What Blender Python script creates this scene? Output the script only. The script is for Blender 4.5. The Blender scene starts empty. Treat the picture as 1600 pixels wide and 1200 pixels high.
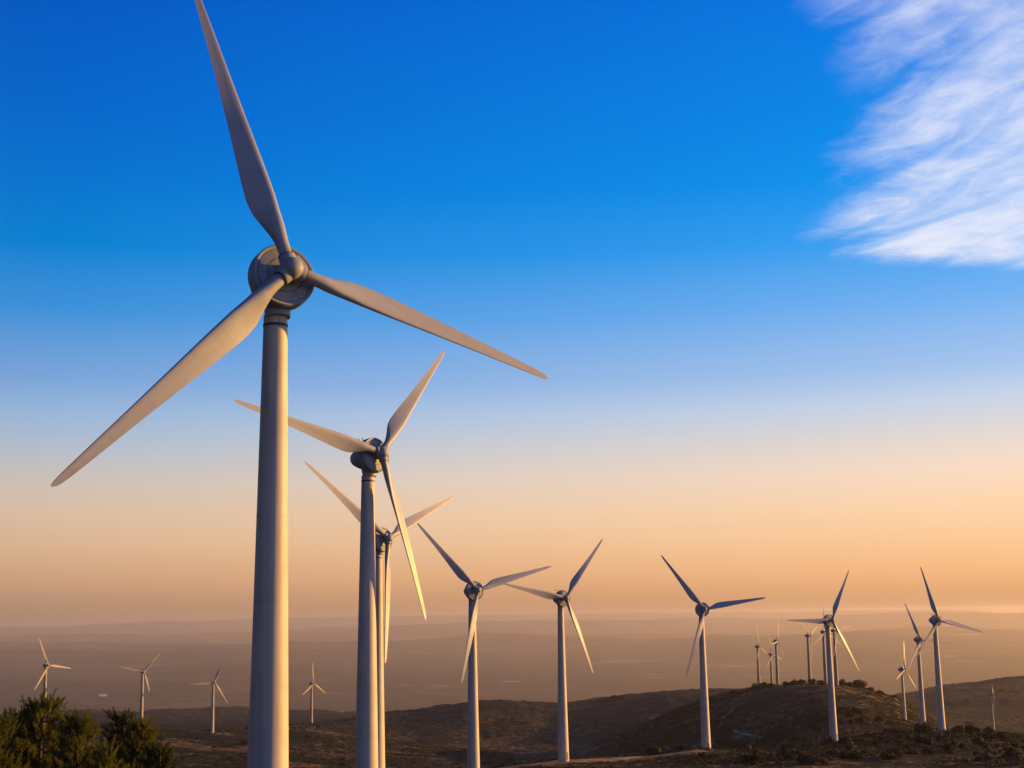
import bpy, math, random
import numpy as np
from mathutils import Vector, Matrix, Euler

random.seed(11)
rng = np.random.default_rng(11)
R_ = math.radians
SC = bpy.context.scene
COL = SC.collection

# ------------------------------------------------------------------ camera
FPX = 2078.0                       # focal length in pixels of a 1600 px wide frame
PITCH = math.atan(0.1732)
ROLL = -0.014
fw = Vector((0, math.cos(PITCH), math.sin(PITCH)))
r0 = Vector((1, 0, 0)); u0 = r0.cross(fw)
rt = r0 * math.cos(ROLL) + u0 * math.sin(ROLL)
up = -r0 * math.sin(ROLL) + u0 * math.cos(ROLL)
cam_d = bpy.data.cameras.new('camera')
cam = bpy.data.objects.new('camera', cam_d); COL.objects.link(cam)
cam.matrix_world = Matrix((rt, up, -fw)).transposed().to_4x4()
cam_d.sensor_width = 36; cam_d.lens = 36 * FPX / 1600
cam_d.clip_start = 0.1; cam_d.clip_end = 250000
SC.camera = cam

# ------------------------------------------------------------------ exposure, sun
SC.view_settings.view_transform = 'Standard'
SC.view_settings.look = 'None'
SC.view_settings.exposure = 0.6; SC.view_settings.gamma = 1
SC.view_settings.use_curve_mapping = False
SC.cycles.volume_bounces = 4
SC.cycles.max_bounces = 8
SC.cycles.use_denoising = True

SUN_AZ, SUN_EL = R_(71.5), R_(8.5)
sun_dir = Vector((math.sin(SUN_AZ) * math.cos(SUN_EL), math.cos(SUN_AZ) * math.cos(SUN_EL), math.sin(SUN_EL)))
sd = bpy.data.lights.new('sun', 'SUN'); sd.energy = 5.0; sd.angle = R_(0.6); sd.color = (1.0, 0.49, 0.10)
sun = bpy.data.objects.new('sun', sd); COL.objects.link(sun)
sun.rotation_euler = sun_dir.to_track_quat('Z', 'Y').to_euler()

# ------------------------------------------------------------------ node helpers
class NT:
    def __init__(s, tree):
        s.t = tree; s.n = tree.nodes; s.l = tree.links; s.n.clear()
    def new(s, typ, **kw):
        nd = s.n.new(typ)
        for k, v in kw.items(): setattr(nd, k, v)
        return nd
    def put(s, sock, v):
        if isinstance(v, bpy.types.NodeSocket): s.l.new(v, sock)
        elif v is not None: sock.default_value = v
    def m(s, op, a, b=None, c=None, clamp=False):
        nd = s.new('ShaderNodeMath', operation=op, use_clamp=clamp)
        s.put(nd.inputs[0], a)
        if b is not None: s.put(nd.inputs[1], b)
        if c is not None: s.put(nd.inputs[2], c)
        return nd.outputs[0]
    def ss(s, v, a, b):                      # smoothstep
        nd = s.new('ShaderNodeMapRange', interpolation_type='SMOOTHSTEP')
        s.put(nd.inputs[0], v); s.put(nd.inputs[1], a); s.put(nd.inputs[2], b)
        return nd.outputs[0]
    def noise(s, vec, scale, detail=4, rough=0.55, lac=2.0, dist=0.0):
        nd = s.new('ShaderNodeTexNoise')
        if vec is not None: s.put(nd.inputs['Vector'], vec)
        nd.inputs['Scale'].default_value = scale; nd.inputs['Detail'].default_value = detail
        nd.inputs['Roughness'].default_value = rough; nd.inputs['Lacunarity'].default_value = lac
        nd.inputs['Distortion'].default_value = dist
        return nd.outputs[0]
    def mix(s, f, a, b, blend='MIX'):
        nd = s.new('ShaderNodeMix', data_type='RGBA', blend_type=blend)
        s.put(nd.inputs[0], f); s.put(nd.inputs[6], a); s.put(nd.inputs[7], b)
        return nd.outputs[2]
    def ramp(s, f, stops, interp='LINEAR'):
        nd = s.new('ShaderNodeValToRGB'); cr = nd.color_ramp; cr.interpolation = interp
        while len(cr.elements) > 1: cr.elements.remove(cr.elements[-1])
        cr.elements[0].position = stops[0][0]; cr.elements[0].color = stops[0][1]
        for p, c in stops[1:]:
            e = cr.elements.new(p); e.color = c
        s.put(nd.inputs[0], f)
        return nd.outputs[0]

def lin(h):
    h = h.lstrip('#'); v = [int(h[i:i + 2], 16) / 255 for i in (0, 2, 4)]
    return tuple((c / 12.92 if c <= 0.04045 else ((c + 0.055) / 1.055) ** 2.4) for c in v) + (1.0,)

# ------------------------------------------------------------------ sky
world = bpy.data.worlds.new('World'); SC.world = world; world.use_nodes = True
W = NT(world.node_tree)
tc = W.new('ShaderNodeTexCoord').outputs['Generated']
sep = W.new('ShaderNodeSeparateXYZ'); W.put(sep.inputs[0], tc)
dx, dy, dz = sep.outputs
elev = W.m('MULTIPLY', W.m('ARCSINE', dz), 180 / math.pi)
az = W.m('MULTIPLY', W.m('ARCTAN2', dx, dy), 180 / math.pi)       # degrees, 0 = +Y, + = east
epos = W.m('DIVIDE', W.m('ADD', elev, 5.0), 50.0, clamp=True)
def st(lst): return [((e + 5) / 50, lin(c)) for e, c in lst]
SKY_B = [(-5, '443c36'), (0, '54493f'), (4, '665c52'), (10, '4e5766'), (20, '223e66'), (30, '0c3264'), (45, '042450')]
SKY_L = [(-5, '9a7862'), (0, 'ae8a70'), (0.4, 'b08a70'), (0.8, 'b89074'), (1.6, 'cc9e7c'), (3, 'dab290'), (4.3, 'd9bca2'), (5.7, 'cbbfb6'), (7.1, 'b0bccc'), (8.5, '96b4d8'),
         (9.8, '7aa4d8'), (12.6, '3c90d8'), (15.3, '0080d2'), (18, '0072d0'), (20.7, '0066cc'), (25.9, '0056c2'), (34, '003c90'), (45, '002866')]
SKY_R = [(-5, 'b88a68'), (0, 'dca678'), (0.4, 'dea474'), (0.8, 'e8aa74'), (1.6, 'f9ba82'), (3, 'ffcc9a'), (4.3, 'ffd6ae'), (5.7, 'fadcc4'), (7.1, 'e4d9d2'), (8.5, 'c8d4e8'),
         (9.8, 'a6c4ec'), (12.6, '74b2f2'), (15.3, '38a2f4'), (18, '0494f2'), (20.7, '008aec'), (25.9, '0078e6'), (34, '0052b0'), (45, '002c70')]
cB = W.ramp(epos, st(SKY_B)); cL = W.ramp(epos, st(SKY_L)); cR = W.ramp(epos, st(SKY_R))
dazc = W.m('COSINE', W.m('MULTIPLY', W.m('SUBTRACT', az, 69.0), math.pi / 180))
fsun = W.m('MULTIPLY_ADD', W.m('MULTIPLY', dazc, W.m('COSINE', W.m('MULTIPLY', W.m('MAXIMUM', W.m('SUBTRACT', elev, 20.0), 0.0), math.pi / 140))), 0.5, 0.5)
t1 = W.m('DIVIDE', W.m('SUBTRACT', fsun, 0.517), 0.33, clamp=True)
t0 = W.m('DIVIDE', fsun, 0.517, clamp=True)
sky = W.mix(t1, W.mix(t0, cB, cL), cR)
# cirrus: streaks on a high flat layer, only where the bank stands
den = W.m('MAXIMUM', dz, 0.03)
px = W.m('DIVIDE', dx, den); py = W.m('DIVIDE', dy, den)
A = R_(-24)                                                        # the streaks run towards this azimuth
ca, sa = math.cos(A), math.sin(A)
along = W.m('ADD', W.m('MULTIPLY', px, sa), W.m('MULTIPLY', py, ca))
cross = W.m('SUBTRACT', W.m('MULTIPLY', px, ca), W.m('MULTIPLY', py, sa))
cv = W.new('ShaderNodeCombineXYZ'); W.put(cv.inputs[0], W.m('MULTIPLY', along, 0.62)); W.put(cv.inputs[1], W.m('MULTIPLY', cross, 1.7))
cv2 = W.new('ShaderNodeCombineXYZ'); W.put(cv2.inputs[0], px); W.put(cv2.inputs[1], py)
warp = W.noise(cv2.outputs[0], 0.9, 3)
cvw = W.new('ShaderNodeVectorMath', operation='ADD'); W.put(cvw.inputs[0], cv.outputs[0])
cw = W.new('ShaderNodeCombineXYZ'); W.put(cw.inputs[1], W.m('MULTIPLY', warp, 1.1)); W.put(cvw.inputs[1], cw.outputs[0])
s1_ = W.noise(cvw.outputs[0], 3.0, 8, 0.56, 2.1, 0.5); s2_ = W.noise(cv2.outputs[0], 11.0, 6, 0.62, 2.0, 0.9)
streak = W.m('ADD', W.m('MULTIPLY', s1_, 0.72), W.m('MULTIPLY', s2_, 0.28))
blotch = W.noise(cv2.outputs[0], 1.9, 7, 0.6, 2.0, 0.8)
# left rim of the bank (azimuth as a function of height), lower rim (height as a function of azimuth)
rim = W.new('ShaderNodeFloatCurve'); W.put(rim.inputs[1], W.m('DIVIDE', elev, 50.0, clamp=True))
cu = rim.mapping.curves[0]
RIM = [(0, .60), (14.6 / 50, .445), (15.6 / 50, .415), (17.6 / 50, .435), (20.5 / 50, .475), (23.2 / 50, .455), (26 / 50, .425), (34 / 50, .36), (1, .34)]
cu.points[0].location = RIM[0]; cu.points[1].location = RIM[-1]
for p in RIM[1:-1]: cu.points.new(*p)
rim.mapping.update()
rimaz = W.m('MULTIPLY', rim.outputs[0], 32.0)                        # degrees east
dl = W.m('SUBTRACT', az, rimaz)
dl = W.m('ADD', dl, W.m('MULTIPLY', W.m('SUBTRACT', streak, 0.5), 7.0))
low = W.m('SUBTRACT', elev, W.m('MULTIPLY_ADD', az, -0.14, 16.55))
low = W.m('ADD', low, W.m('MULTIPLY', W.m('SUBTRACT', streak, 0.5), 0.7))
msk = W.m('MULTIPLY', W.ss(dl, -0.6, 4.5), W.ss(low, -0.25, 0.55))
msk = W.m('MULTIPLY', msk, W.m('MULTIPLY', W.ss(az, 75.0, 45.0), W.ss(elev, 60.0, 38.0)))
base = W.ss(low, 9.0, 0.5)                                          # the bank is denser at its lower rim
dens = W.m('ADD', W.m('MULTIPLY', W.ss(streak, 0.34, 0.66), 0.50), W.m('MULTIPLY', W.ss(blotch, 0.34, 0.70), 0.38))
dens = W.m('ADD', dens, W.m('MULTIPLY_ADD', base, 0.30, 0.10))
dens = W.m('MULTIPLY', W.m('MULTIPLY', dens, msk), 0.92, clamp=True)
sky = W.mix(dens, sky, (0.76, 0.80, 0.95, 1))
bg = W.new('ShaderNodeBackground'); W.put(bg.inputs[0], sky); bg.inputs[1].default_value = 0.68
nish = W.new('ShaderNodeTexSky', sky_type='NISHITA', sun_disc=False)
nish.sun_elevation = SUN_EL; nish.sun_rotation = SUN_AZ
nish.air_density = 1.0; nish.dust_density = 0.6; nish.altitude = 600
bg2 = W.new('ShaderNodeBackground'); W.put(bg2.inputs[0], nish.outputs[0]); bg2.inputs[1].default_value = 0.05
mx = W.new('ShaderNodeMixShader'); mx.inputs[0].default_value = 0.015
W.l.new(bg.outputs[0], mx.inputs[1]); W.l.new(bg2.outputs[0], mx.inputs[2])
wo = W.new('ShaderNodeOutputWorld'); W.l.new(mx.outputs[0], wo.inputs[0])
world.cycles.sampling_method = 'MANUAL'; world.cycles.sample_map_resolution = 512

# ------------------------------------------------------------------ materials
def mat(name):
    m_ = bpy.data.materials.new(name); m_.use_nodes = True
    return m_, NT(m_.node_tree)
def finish(T, color, rough, bump=None, bstr=0.3, bdist=0.1, spec=0.5, trans=None):
    b = T.new('ShaderNodeBsdfPrincipled')
    T.put(b.inputs['Base Color'], color); T.put(b.inputs['Roughness'], rough)
    b.inputs['Specular IOR Level'].default_value = spec
    if bump is not None:
        bn = T.new('ShaderNodeBump'); bn.inputs['Strength'].default_value = bstr; bn.inputs['Distance'].default_value = bdist
        T.put(bn.inputs['Height'], bump); T.l.new(bn.outputs[0], b.inputs['Normal'])
    o = T.new('ShaderNodeOutputMaterial')
    if trans is not None:
        tr = T.new('ShaderNodeBsdfTranslucent'); T.put(tr.inputs[0], trans)
        ms = T.new('ShaderNodeMixShader'); ms.inputs[0].default_value = 0.35
        T.l.new(b.outputs[0], ms.inputs[1]); T.l.new(tr.outputs[0], ms.inputs[2]); T.l.new(ms.outputs[0], o.inputs[0])
    else: T.l.new(b.outputs[0], o.inputs[0])

def paint(name, col, rough=0.42, streak=0.12, zs=0.05, seam=0.0, root=0.0):
    m_, T = mat(name)
    oc = T.new('ShaderNodeTexCoord').outputs['Object']
    mp = T.new('ShaderNodeMapping'); mp.inputs['Scale'].default_value = (1, 1, zs); T.put(mp.inputs[0], oc)
    n = T.noise(mp.outputs[0], 2.2, 6, 0.6); n2 = T.noise(oc, 0.35, 4)
    f = T.m('ADD', T.m('MULTIPLY', T.ss(n, 0.42, 0.75), streak), T.m('MULTIPLY', T.ss(n2, 0.4, 0.7), streak * 0.6))
    if seam or root:
        sz_ = T.new('ShaderNodeSeparateXYZ'); T.put(sz_.inputs[0], oc); zz = sz_.outputs[2]
        if seam:                                                   # weld seams every few metres, dirt run below them
            fr = T.m('FRACT', T.m('DIVIDE', zz, 2.83))
            f = T.m('ADD', f, T.m('MULTIPLY', T.ss(T.m('ABSOLUTE', T.m('SUBTRACT', fr, 0.5)), 0.488, 0.497), seam))
            f = T.m('ADD', f, T.m('MULTIPLY', T.m('MULTIPLY', T.ss(zz, 30.0, 42.0), T.ss(n, 0.40, 0.62)), 0.35))
        if root:                                                   # grease and rain grime near the blade root, worn edge
            f = T.m('ADD', f, T.m('MULTIPLY', T.m('MULTIPLY', T.ss(zz, 5.0, 0.0), T.ss(n2, 0.35, 0.6)), root))
            f = T.m('ADD', f, T.m('MULTIPLY', T.ss(T.noise(mp.outputs[0], 7.0, 5), 0.5, 0.75), 0.15))
    c = T.mix(f, col, (col[0] * 0.55, col[1] * 0.5, col[2] * 0.42, 1))
    f.node.use_clamp = True
    finish(T, c, T.m('MULTIPLY_ADD', n2, 0.2, rough - 0.1), n2, 0.05, 0.02)
    return m_
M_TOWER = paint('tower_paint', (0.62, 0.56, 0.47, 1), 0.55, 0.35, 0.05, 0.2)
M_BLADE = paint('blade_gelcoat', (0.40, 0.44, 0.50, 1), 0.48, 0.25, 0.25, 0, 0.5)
M_FAR_FADE = paint('far_faded_turbine_paint', (0.42, 0.39, 0.34, 1), 0.7, 0.4)  # greyer copy for far turbines; the faintness of distance is put into the colour
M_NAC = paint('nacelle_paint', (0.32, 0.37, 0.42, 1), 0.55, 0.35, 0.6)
M_DARK = paint('dark_rubber_seal', (0.06, 0.06, 0.065, 1), 0.6, 0.2)
M_METAL = paint('galvanised_metal', (0.35, 0.36, 0.37, 1), 0.4, 0.3)
M_WHITEWALL = paint('white_render', (0.75, 0.74, 0.70, 1), 0.8, 0.1)
M_ROOF = paint('grey_sheet_roof', (0.6, 0.6, 0.6, 1), 0.5, 0.2)

def ground_material():
    m_, T = mat('scrub_ground')
    g = T.new('ShaderNodeNewGeometry').outputs['Position']
    sp = T.new('ShaderNodeSeparateXYZ'); T.put(sp.inputs[0], g)
    cmb = T.new('ShaderNodeCombineXYZ'); T.put(cmb.inputs[0], sp.outputs[0]); T.put(cmb.inputs[1], sp.outputs[1])
    p = cmb.outputs[0]
    big = T.noise(p, 0.0016, 5, 0.6); mid = T.noise(p, 0.012, 6, 0.62, 2.0, 0.4); fine = T.noise(p, 0.11, 6, 0.65); tiny = T.noise(p, 0.8, 5, 0.65)
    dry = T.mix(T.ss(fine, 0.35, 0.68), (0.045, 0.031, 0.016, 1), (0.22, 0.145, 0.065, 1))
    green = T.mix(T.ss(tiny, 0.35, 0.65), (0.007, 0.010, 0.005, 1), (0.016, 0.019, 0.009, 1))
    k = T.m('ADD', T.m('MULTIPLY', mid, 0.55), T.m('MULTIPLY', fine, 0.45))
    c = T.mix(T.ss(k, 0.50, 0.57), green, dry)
    soil = T.mix(tiny, (0.16, 0.085, 0.04, 1), (0.28, 0.16, 0.075, 1))
    c = T.mix(T.ss(T.m('ADD', T.m('MULTIPLY', fine, 0.5), T.m('MULTIPLY', mid, 0.5)), 0.58, 0.66), c, soil)
    # the far plain: a patchwork of fields and woods
    r = T.m('SQRT', T.m('ADD', T.m('MULTIPLY', sp.outputs[0], sp.outputs[0]), T.m('MULTIPLY', sp.outputs[1], sp.outputs[1])))
    vor = T.new('ShaderNodeTexVoronoi', feature='F1'); vor.inputs['Scale'].default_value = 0.0018
    T.put(vor.inputs['Vector'], p)
    vs = T.new('ShaderNodeSeparateColor'); T.put(vs.inputs[0], vor.outputs['Color'])
    fld = T.ramp(vs.outputs[0], [(0, (0.022, 0.026, 0.014, 1)), (0.35, (0.04, 0.037, 0.02, 1)), (0.6, (0.06, 0.05, 0.03, 1)), (0.85, (0.10, 0.078, 0.048, 1)), (0.97, (0.2, 0.165, 0.115, 1))], 'CONSTANT')
    wood = T.ss(T.noise(p, 0.00045, 7, 0.65), 0.45, 0.55)
    plain = T.mix(wood, fld, (0.026, 0.030, 0.016, 1))
    hillc = T.mix(T.ss(T.noise(p, 0.006, 6, 0.65), 0.45, 0.62), (0.010, 0.011, 0.008, 1), (0.019, 0.018, 0.012, 1))
    c = T.mix(T.ss(r, 1500.0, 2300.0), c, hillc)
    c = T.mix(T.ss(r, 3600.0, 4600.0), c, plain)
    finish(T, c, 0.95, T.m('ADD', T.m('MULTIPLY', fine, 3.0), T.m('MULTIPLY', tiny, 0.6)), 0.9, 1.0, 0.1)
    return m_
M_GROUND = ground_material()

def track_material():
    m_, T = mat('gravel_track')
    g = T.new('ShaderNodeNewGeometry').outputs['Position']
    n = T.noise(g, 0.9, 6, 0.65); n2 = T.noise(g, 0.15, 4)
    c = T.mix(n, (0.24, 0.17, 0.10, 1), (0.50, 0.40, 0.27, 1))
    c = T.mix(T.ss(n2, 0.45, 0.65), c, (0.24, 0.17, 0.10, 1))
    finish(T, c, 0.95, n, 0.6, 0.1, 0.1)
    return m_
M_TRACK = track_material()

def foliage(name, a, b, c3, sc=1.2, tr=True):
    m_, T = mat(name)
    oc = T.new('ShaderNodeTexCoord').outputs['Object']
    oi = T.new('ShaderNodeObjectInfo').outputs['Random']
    n = T.noise(oc, sc, 4, 0.6); n2 = T.noise(oc, sc * 6, 2)
    col = T.mix(T.ss(n, 0.35, 0.65), a, b)
    col = T.mix(T.ss(n2, 0.52, 0.75), col, c3)
    col = T.mix(T.m('MULTIPLY', oi, 0.5), col, (a[0] * 0.7, a[1] * 0.62, a[2] * 0.6, 1))
    finish(T, col, 0.65, None, spec=0.25, trans=(c3[0] * 1.2, c3[1] * 1.2, c3[2], 1) if tr else None)
    return m_
M_NEEDLE = foliage('pine_needles', (0.035, 0.055, 0.012, 1), (0.085, 0.11, 0.018, 1), (0.22, 0.22, 0.03, 1), 1.5)
M_NEEDLE_D = foliage('dark_pine_needles', (0.022, 0.035, 0.014, 1), (0.045, 0.065, 0.02, 1), (0.08, 0.095, 0.025, 1), 2.0)
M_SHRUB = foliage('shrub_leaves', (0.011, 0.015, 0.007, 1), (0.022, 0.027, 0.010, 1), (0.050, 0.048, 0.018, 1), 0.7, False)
M_DRY = foliage('dry_shrub_twigs', (0.06, 0.05, 0.025, 1), (0.11, 0.085, 0.04, 1), (0.17, 0.12, 0.05, 1), 0.9, False)
M_BARK = paint('bark', (0.09, 0.06, 0.04, 1), 0.9, 0.5)

# ------------------------------------------------------------------ object helpers
def obj(name, me, m=None, parent=None, mw=None):
    o = bpy.data.objects.new(name, me); COL.objects.link(o)
    if m and me is not None and not me.materials: me.materials.append(m)
    if parent: o.parent = parent
    if mw is not None: o.matrix_local = mw
    return o
def tag(o, label=None, cat=None, group=None, kind=None):
    if label: o['label'] = label
    if cat: o['category'] = cat
    if group: o['group'] = group
    if kind: o['kind'] = kind
    return o
def mesh(name, V, F, smooth=True, sharp=None):
    me = bpy.data.meshes.new(name); me.from_pydata([tuple(v) for v in V], [], F); me.update()
    if smooth:
        me.shade_smooth()
        if sharp is not None: me.set_sharp_from_angle(angle=R_(sharp))
    return me
def np_mesh(name, V, Q, smooth=True):
    """fast mesh from numpy arrays, Q is (n,3) or (n,4)"""
    me = bpy.data.meshes.new(name); k = Q.shape[1]
    me.vertices.add(len(V)); me.vertices.foreach_set('co', np.ascontiguousarray(V, np.float32).ravel())
    me.loops.add(Q.size); me.loops.foreach_set('vertex_index', np.ascontiguousarray(Q, np.int32).ravel())
    me.polygons.add(len(Q)); me.polygons.foreach_set('loop_start', np.arange(0, Q.size, k, dtype=np.int32))
    me.polygons.foreach_set('loop_total', np.full(len(Q), k, np.int32))
    me.update(calc_edges=True); me.validate()
    if smooth: me.shade_smooth()
    return me
def lathe(prof, n=32, axis='Z', caps=True, squash=None):
    V, F = [], []
    for (r, h) in prof:
        for i in range(n):
            a = 2 * math.pi * i / n
            x, y = r * math.cos(a), r * math.sin(a)
            V.append((x, y, h) if axis == 'Z' else (x, h, y))
    m_ = len(prof)
    for j in range(m_ - 1):
        for i in range(n):
            k = (i + 1) % n
            q = (j * n + i, j * n + k, (j + 1) * n + k, (j + 1) * n + i)
            F.append(q if axis == 'Z' else q[::-1])
    if caps:
        F.append(tuple(range(n))[::-1] if axis == 'Z' else tuple(range(n)))
        F.append(tuple((m_ - 1) * n + i for i in range(n)) if axis == 'Z' else tuple((m_ - 1) * n + i for i in range(n))[::-1])
    return V, F
def box(cx, cy, cz, sx, sy, sz):
    V = [(cx + a * sx / 2, cy + b * sy / 2, cz + c * sz / 2) for c in (-1, 1) for b in (-1, 1) for a in (-1, 1)]
    return V, [(0, 2, 3, 1), (4, 5, 7, 6), (0, 1, 5, 4), (2, 6, 7, 3), (0, 4, 6, 2), (1, 3, 7, 5)]
def join(*parts):
    V, F = [], []
    for v, f in parts:
        b = len(V); V += list(v); F += [tuple(i + b for i in q) for q in f]
    return V, F
def move(vf, M):
    return [tuple(M @ Vector(v)) for v in vf[0]], vf[1]
def rod(p, q, r, n=8):
    p, q = Vector(p), Vector(q); d = q - p
    V, F = lathe([(r, 0), (r, d.length)], n)
    return move((V, F), Matrix.Translation(p) @ d.to_track_quat('Z', 'Y').to_matrix().to_4x4())

# ------------------------------------------------------------------ terrain
FW, RT, UP = (np.array(v) for v in (fw, rt, up))
def ray(x, y):
    x = np.asarray(x, float); y = np.asarray(y, float)
    return FW + ((x - 800) / FPX)[..., None] * RT - ((y - 600) / FPX)[..., None] * UP
def z_at(xpx, ypx, r):
    """height seen at pixel (x, y) when the ground there is r metres away horizontally"""
    v = ray(xpx, ypx); return v[..., 2] / np.hypot(v[..., 0], v[..., 1]) * r
def az_px(xpx, y=1130): v = ray(xpx, y); return np.arctan2(v[..., 0], v[..., 1])

XC = np.array([-250, 0, 150, 335, 490, 600, 740, 881, 1000, 1104, 1200, 1303, 1400, 1477, 1600, 1850.])
RC = np.array([0, 40, 91, 171, 241, 321, 378, 440, 530, 600, 740, 900, 1127, 1300, 1450, 1700, 2050, 2600, 3500, 4200, 5000.])
ZT = np.zeros((len(RC), len(XC)))
ZT[0] = -1.75
ZT[1] = -7.5
ZT[2] = [-20, -20, -20.5, -21.5, -21.5, -21, -20.5, -20, -20, -20, -20, -20, -20, -20, -20, -20]
ZT[3] = [-34, -33, -32, -29, -26, -24, -25, -27, -28, -29, -29, -29, -29, -29, -29, -29]
ZT[4] = [-50, -48, -46, -41, -35, -31, -32, -33, -34, -34, -34, -34, -34, -34, -34, -34]
ZT[5] = [-66, -64, -61, -55, -48, -41, -39, -39, -39, -39.5, -40, -40.5, -40, -40, -40, -40]
YT = {6: [1330, 1320, 1320, 1310, 1260, 1225, 1201, 1188, 1192, 1193, 1194, 1194, 1192, 1190, 1190, 1185],
      7: [1330, 1320, 1310, 1300, 1260, 1235, 1208, 1192, 1181, 1172, 1180, 1180, 1176, 1172, 1172, 1170],
      8: [1300, 1290, 1280, 1275, 1255, 1240, 1225, 1212, 1196, 1178, 1172, 1158, 1152, 1146, 1152, 1155],
      9: [1280, 1270, 1260, 1255, 1240, 1232, 1225, 1218, 1205, 1186, 1175, 1160, 1148, 1143, 1150, 1158],
      10: [1230, 1225, 1220, 1215, 1210, 1215, 1215, 1212, 1212, 1205, 1190, 1150, 1144, 1140, 1158, 1170],
      11: [1190, 1185, 1180, 1182, 1190, 1196, 1200, 1200, 1190, 1172, 1152, 1112, 1126, 1144, 1158, 1170],
      12: [1150, 1146, 1143, 1146, 1158, 1172, 1180, 1180, 1150, 1112, 1088, 1074, 1094, 1136, 1155, 1165],
      13: [1146, 1143, 1140, 1146, 1140, 1160, 1174, 1175, 1128, 1086, 1069, 1071, 1090, 1135, 1148, 1155],
      14: [1150, 1148, 1146, 1152, 1133, 1158, 1172, 1172, 1148, 1110, 1082, 1083, 1100, 1140, 1145, 1145],
      15: [1165, 1162, 1160, 1165, 1150, 1162, 1170, 1165, 1145, 1125, 1105, 1105, 1115, 1135, 1140, 1140],
      16: [1145, 1143, 1140, 1140, 1133, 1117, 1100, 1101, 1087, 1080, 1086, 1095, 1112, 1118, 1118, 1118],
      17: [1140, 1138, 1136, 1136, 1132, 1122, 1112, 1110, 1100, 1098, 1100, 1100, 1098, 1092, 1085, 1088],
      18: [1135, 1128, 1122, 1124, 1122, 1122, 1118, 1115, 1112, 1110, 1108, 1100, 1086, 1072, 1059, 1066],
      19: [1116, 1116, 1112, 1108, 1112, 1114, 1114, 1112, 1112, 1112, 1110, 1108, 1100, 1090, 1084, 1090]}
for i, ys in YT.items(): ZT[i] = z_at(XC, np.array(ys, float), RC[i])
ZT[20] = z_at(XC, np.full(len(XC), 1135.0), 5000)
AZC = az_px(XC)

def hash2(ix, iy, s):
    h = (ix.astype(np.int64) * 374761393 + iy.astype(np.int64) * 668265263 + s * 1442695041) & 0xFFFFFFFF
    h = ((h ^ (h >> 13)) * 1274126177) & 0xFFFFFFFF
    return ((h ^ (h >> 16)) & 0xFFFF) / 65535.0
def vnoise(x, y, s=0):
    ix = np.floor(x); iy = np.floor(y); fx = x - ix; fy = y - iy
    ux = fx * fx * fx * (fx * (fx * 6 - 15) + 10); uy = fy * fy * fy * (fy * (fy * 6 - 15) + 10)
    ix = ix.astype(np.int64); iy = iy.astype(np.int64)
    a = hash2(ix, iy, s); b = hash2(ix + 1, iy, s); c = hash2(ix, iy + 1, s); d = hash2(ix + 1, iy + 1, s)
    return (a + (b - a) * ux) * (1 - uy) + (c + (d - c) * ux) * uy
def fbm(x, y, scale, oct=5, s=0, gain=0.5):
    v = 0; a = 1; t = 0
    for k in range(oct):
        v = v + a * (vnoise(x / scale + 17.3 * k, y / scale - 9.1 * k, s + k) - 0.5) * 2; t += a
        a *= gain; scale /= 2.03
    return v / t
def cubic(p0, p1, p2, p3, t):
    return p1 + 0.5 * t * (p2 - p0 + t * (2 * p0 - 5 * p1 + 4 * p2 - p3 + t * (3 * (p1 - p2) + p3 - p0)))
def table(azv, r):
    iz = np.interp(azv, AZC, np.arange(len(AZC))); ir = np.interp(r, RC, np.arange(len(RC)))
    i = np.clip(np.floor(iz).astype(int), 0, len(AZC) - 2); u = iz - i
    j = np.clip(np.floor(ir).astype(int), 0, len(RC) - 2); v = ir - j
    cl = lambda a, n: np.clip(a, 0, n - 1)
    rows = []
    for dj in (-1, 0, 1, 2):
        jj = cl(j + dj, len(RC))
        rows.append(cubic(*[ZT[jj, cl(i + di, len(AZC))] for di in (-1, 0, 1, 2)], u))
    return cubic(*rows, v)
def ground_z(x, y):
    x = np.asarray(x, float); y = np.asarray(y, float)
    r = np.hypot(x, y); a = np.arctan2(x, y)
    near = table(a, np.minimum(r, 5000))
    amp = np.interp(r, [0, 30, 90, 300, 600, 1200, 2500, 4000], [0.1, 0.3, 0.5, 1.0, 1.8, 4.0, 12, 14])
    near = near + amp * fbm(x, y, 160, 6, 3, 0.55) + np.interp(r, [0, 300, 1200, 5000], [0.1, 0.45, 1.2, 3]) * fbm(x, y, 14, 3, 9)
    kn = np.clip((r - 760) / 120, 0, 1) * np.clip((1500 - r) / 200, 0, 1) * np.clip((a - 0.20) / 0.05, 0, 1)
    lv = near / 5.0 + 0.5 * fbm(x, y, 90, 3, 88); fr = lv - np.floor(lv)
    near = near + kn * 1.5 * (np.clip((fr - 0.75) * 4, 0, 1) - fr)
    roll = np.maximum(fbm(x, y, 5200, 7, 21, 0.5) + 0.05, 0) * 260
    far = -705 + roll
    rr = r + 4000 * fbm(x, y, 20000, 3, 61)
    def ridge(c, w, h, s, sc):
        return np.maximum(0, h * (0.55 + 0.9 * fbm(x, y, sc, 5, s, 0.5))) * np.exp(-((rr - c) / w) ** 2)
    far = far + ridge(30000, 4000, 240, 41, 10000) + ridge(48000, 5000, 420, 47, 15000) + ridge(74000, 7000, 1150, 53, 24000)
    far = np.where(far > -60, -60 + 70 * (1 - np.exp(-np.maximum(far + 60, 0) / 160)), far)   # crests stay below the haze top
    k = np.clip((r - 4400) / 2200, 0, 1); k = k * k * (3 - 2 * k)
    return near * (1 - k) + far * k

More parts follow.
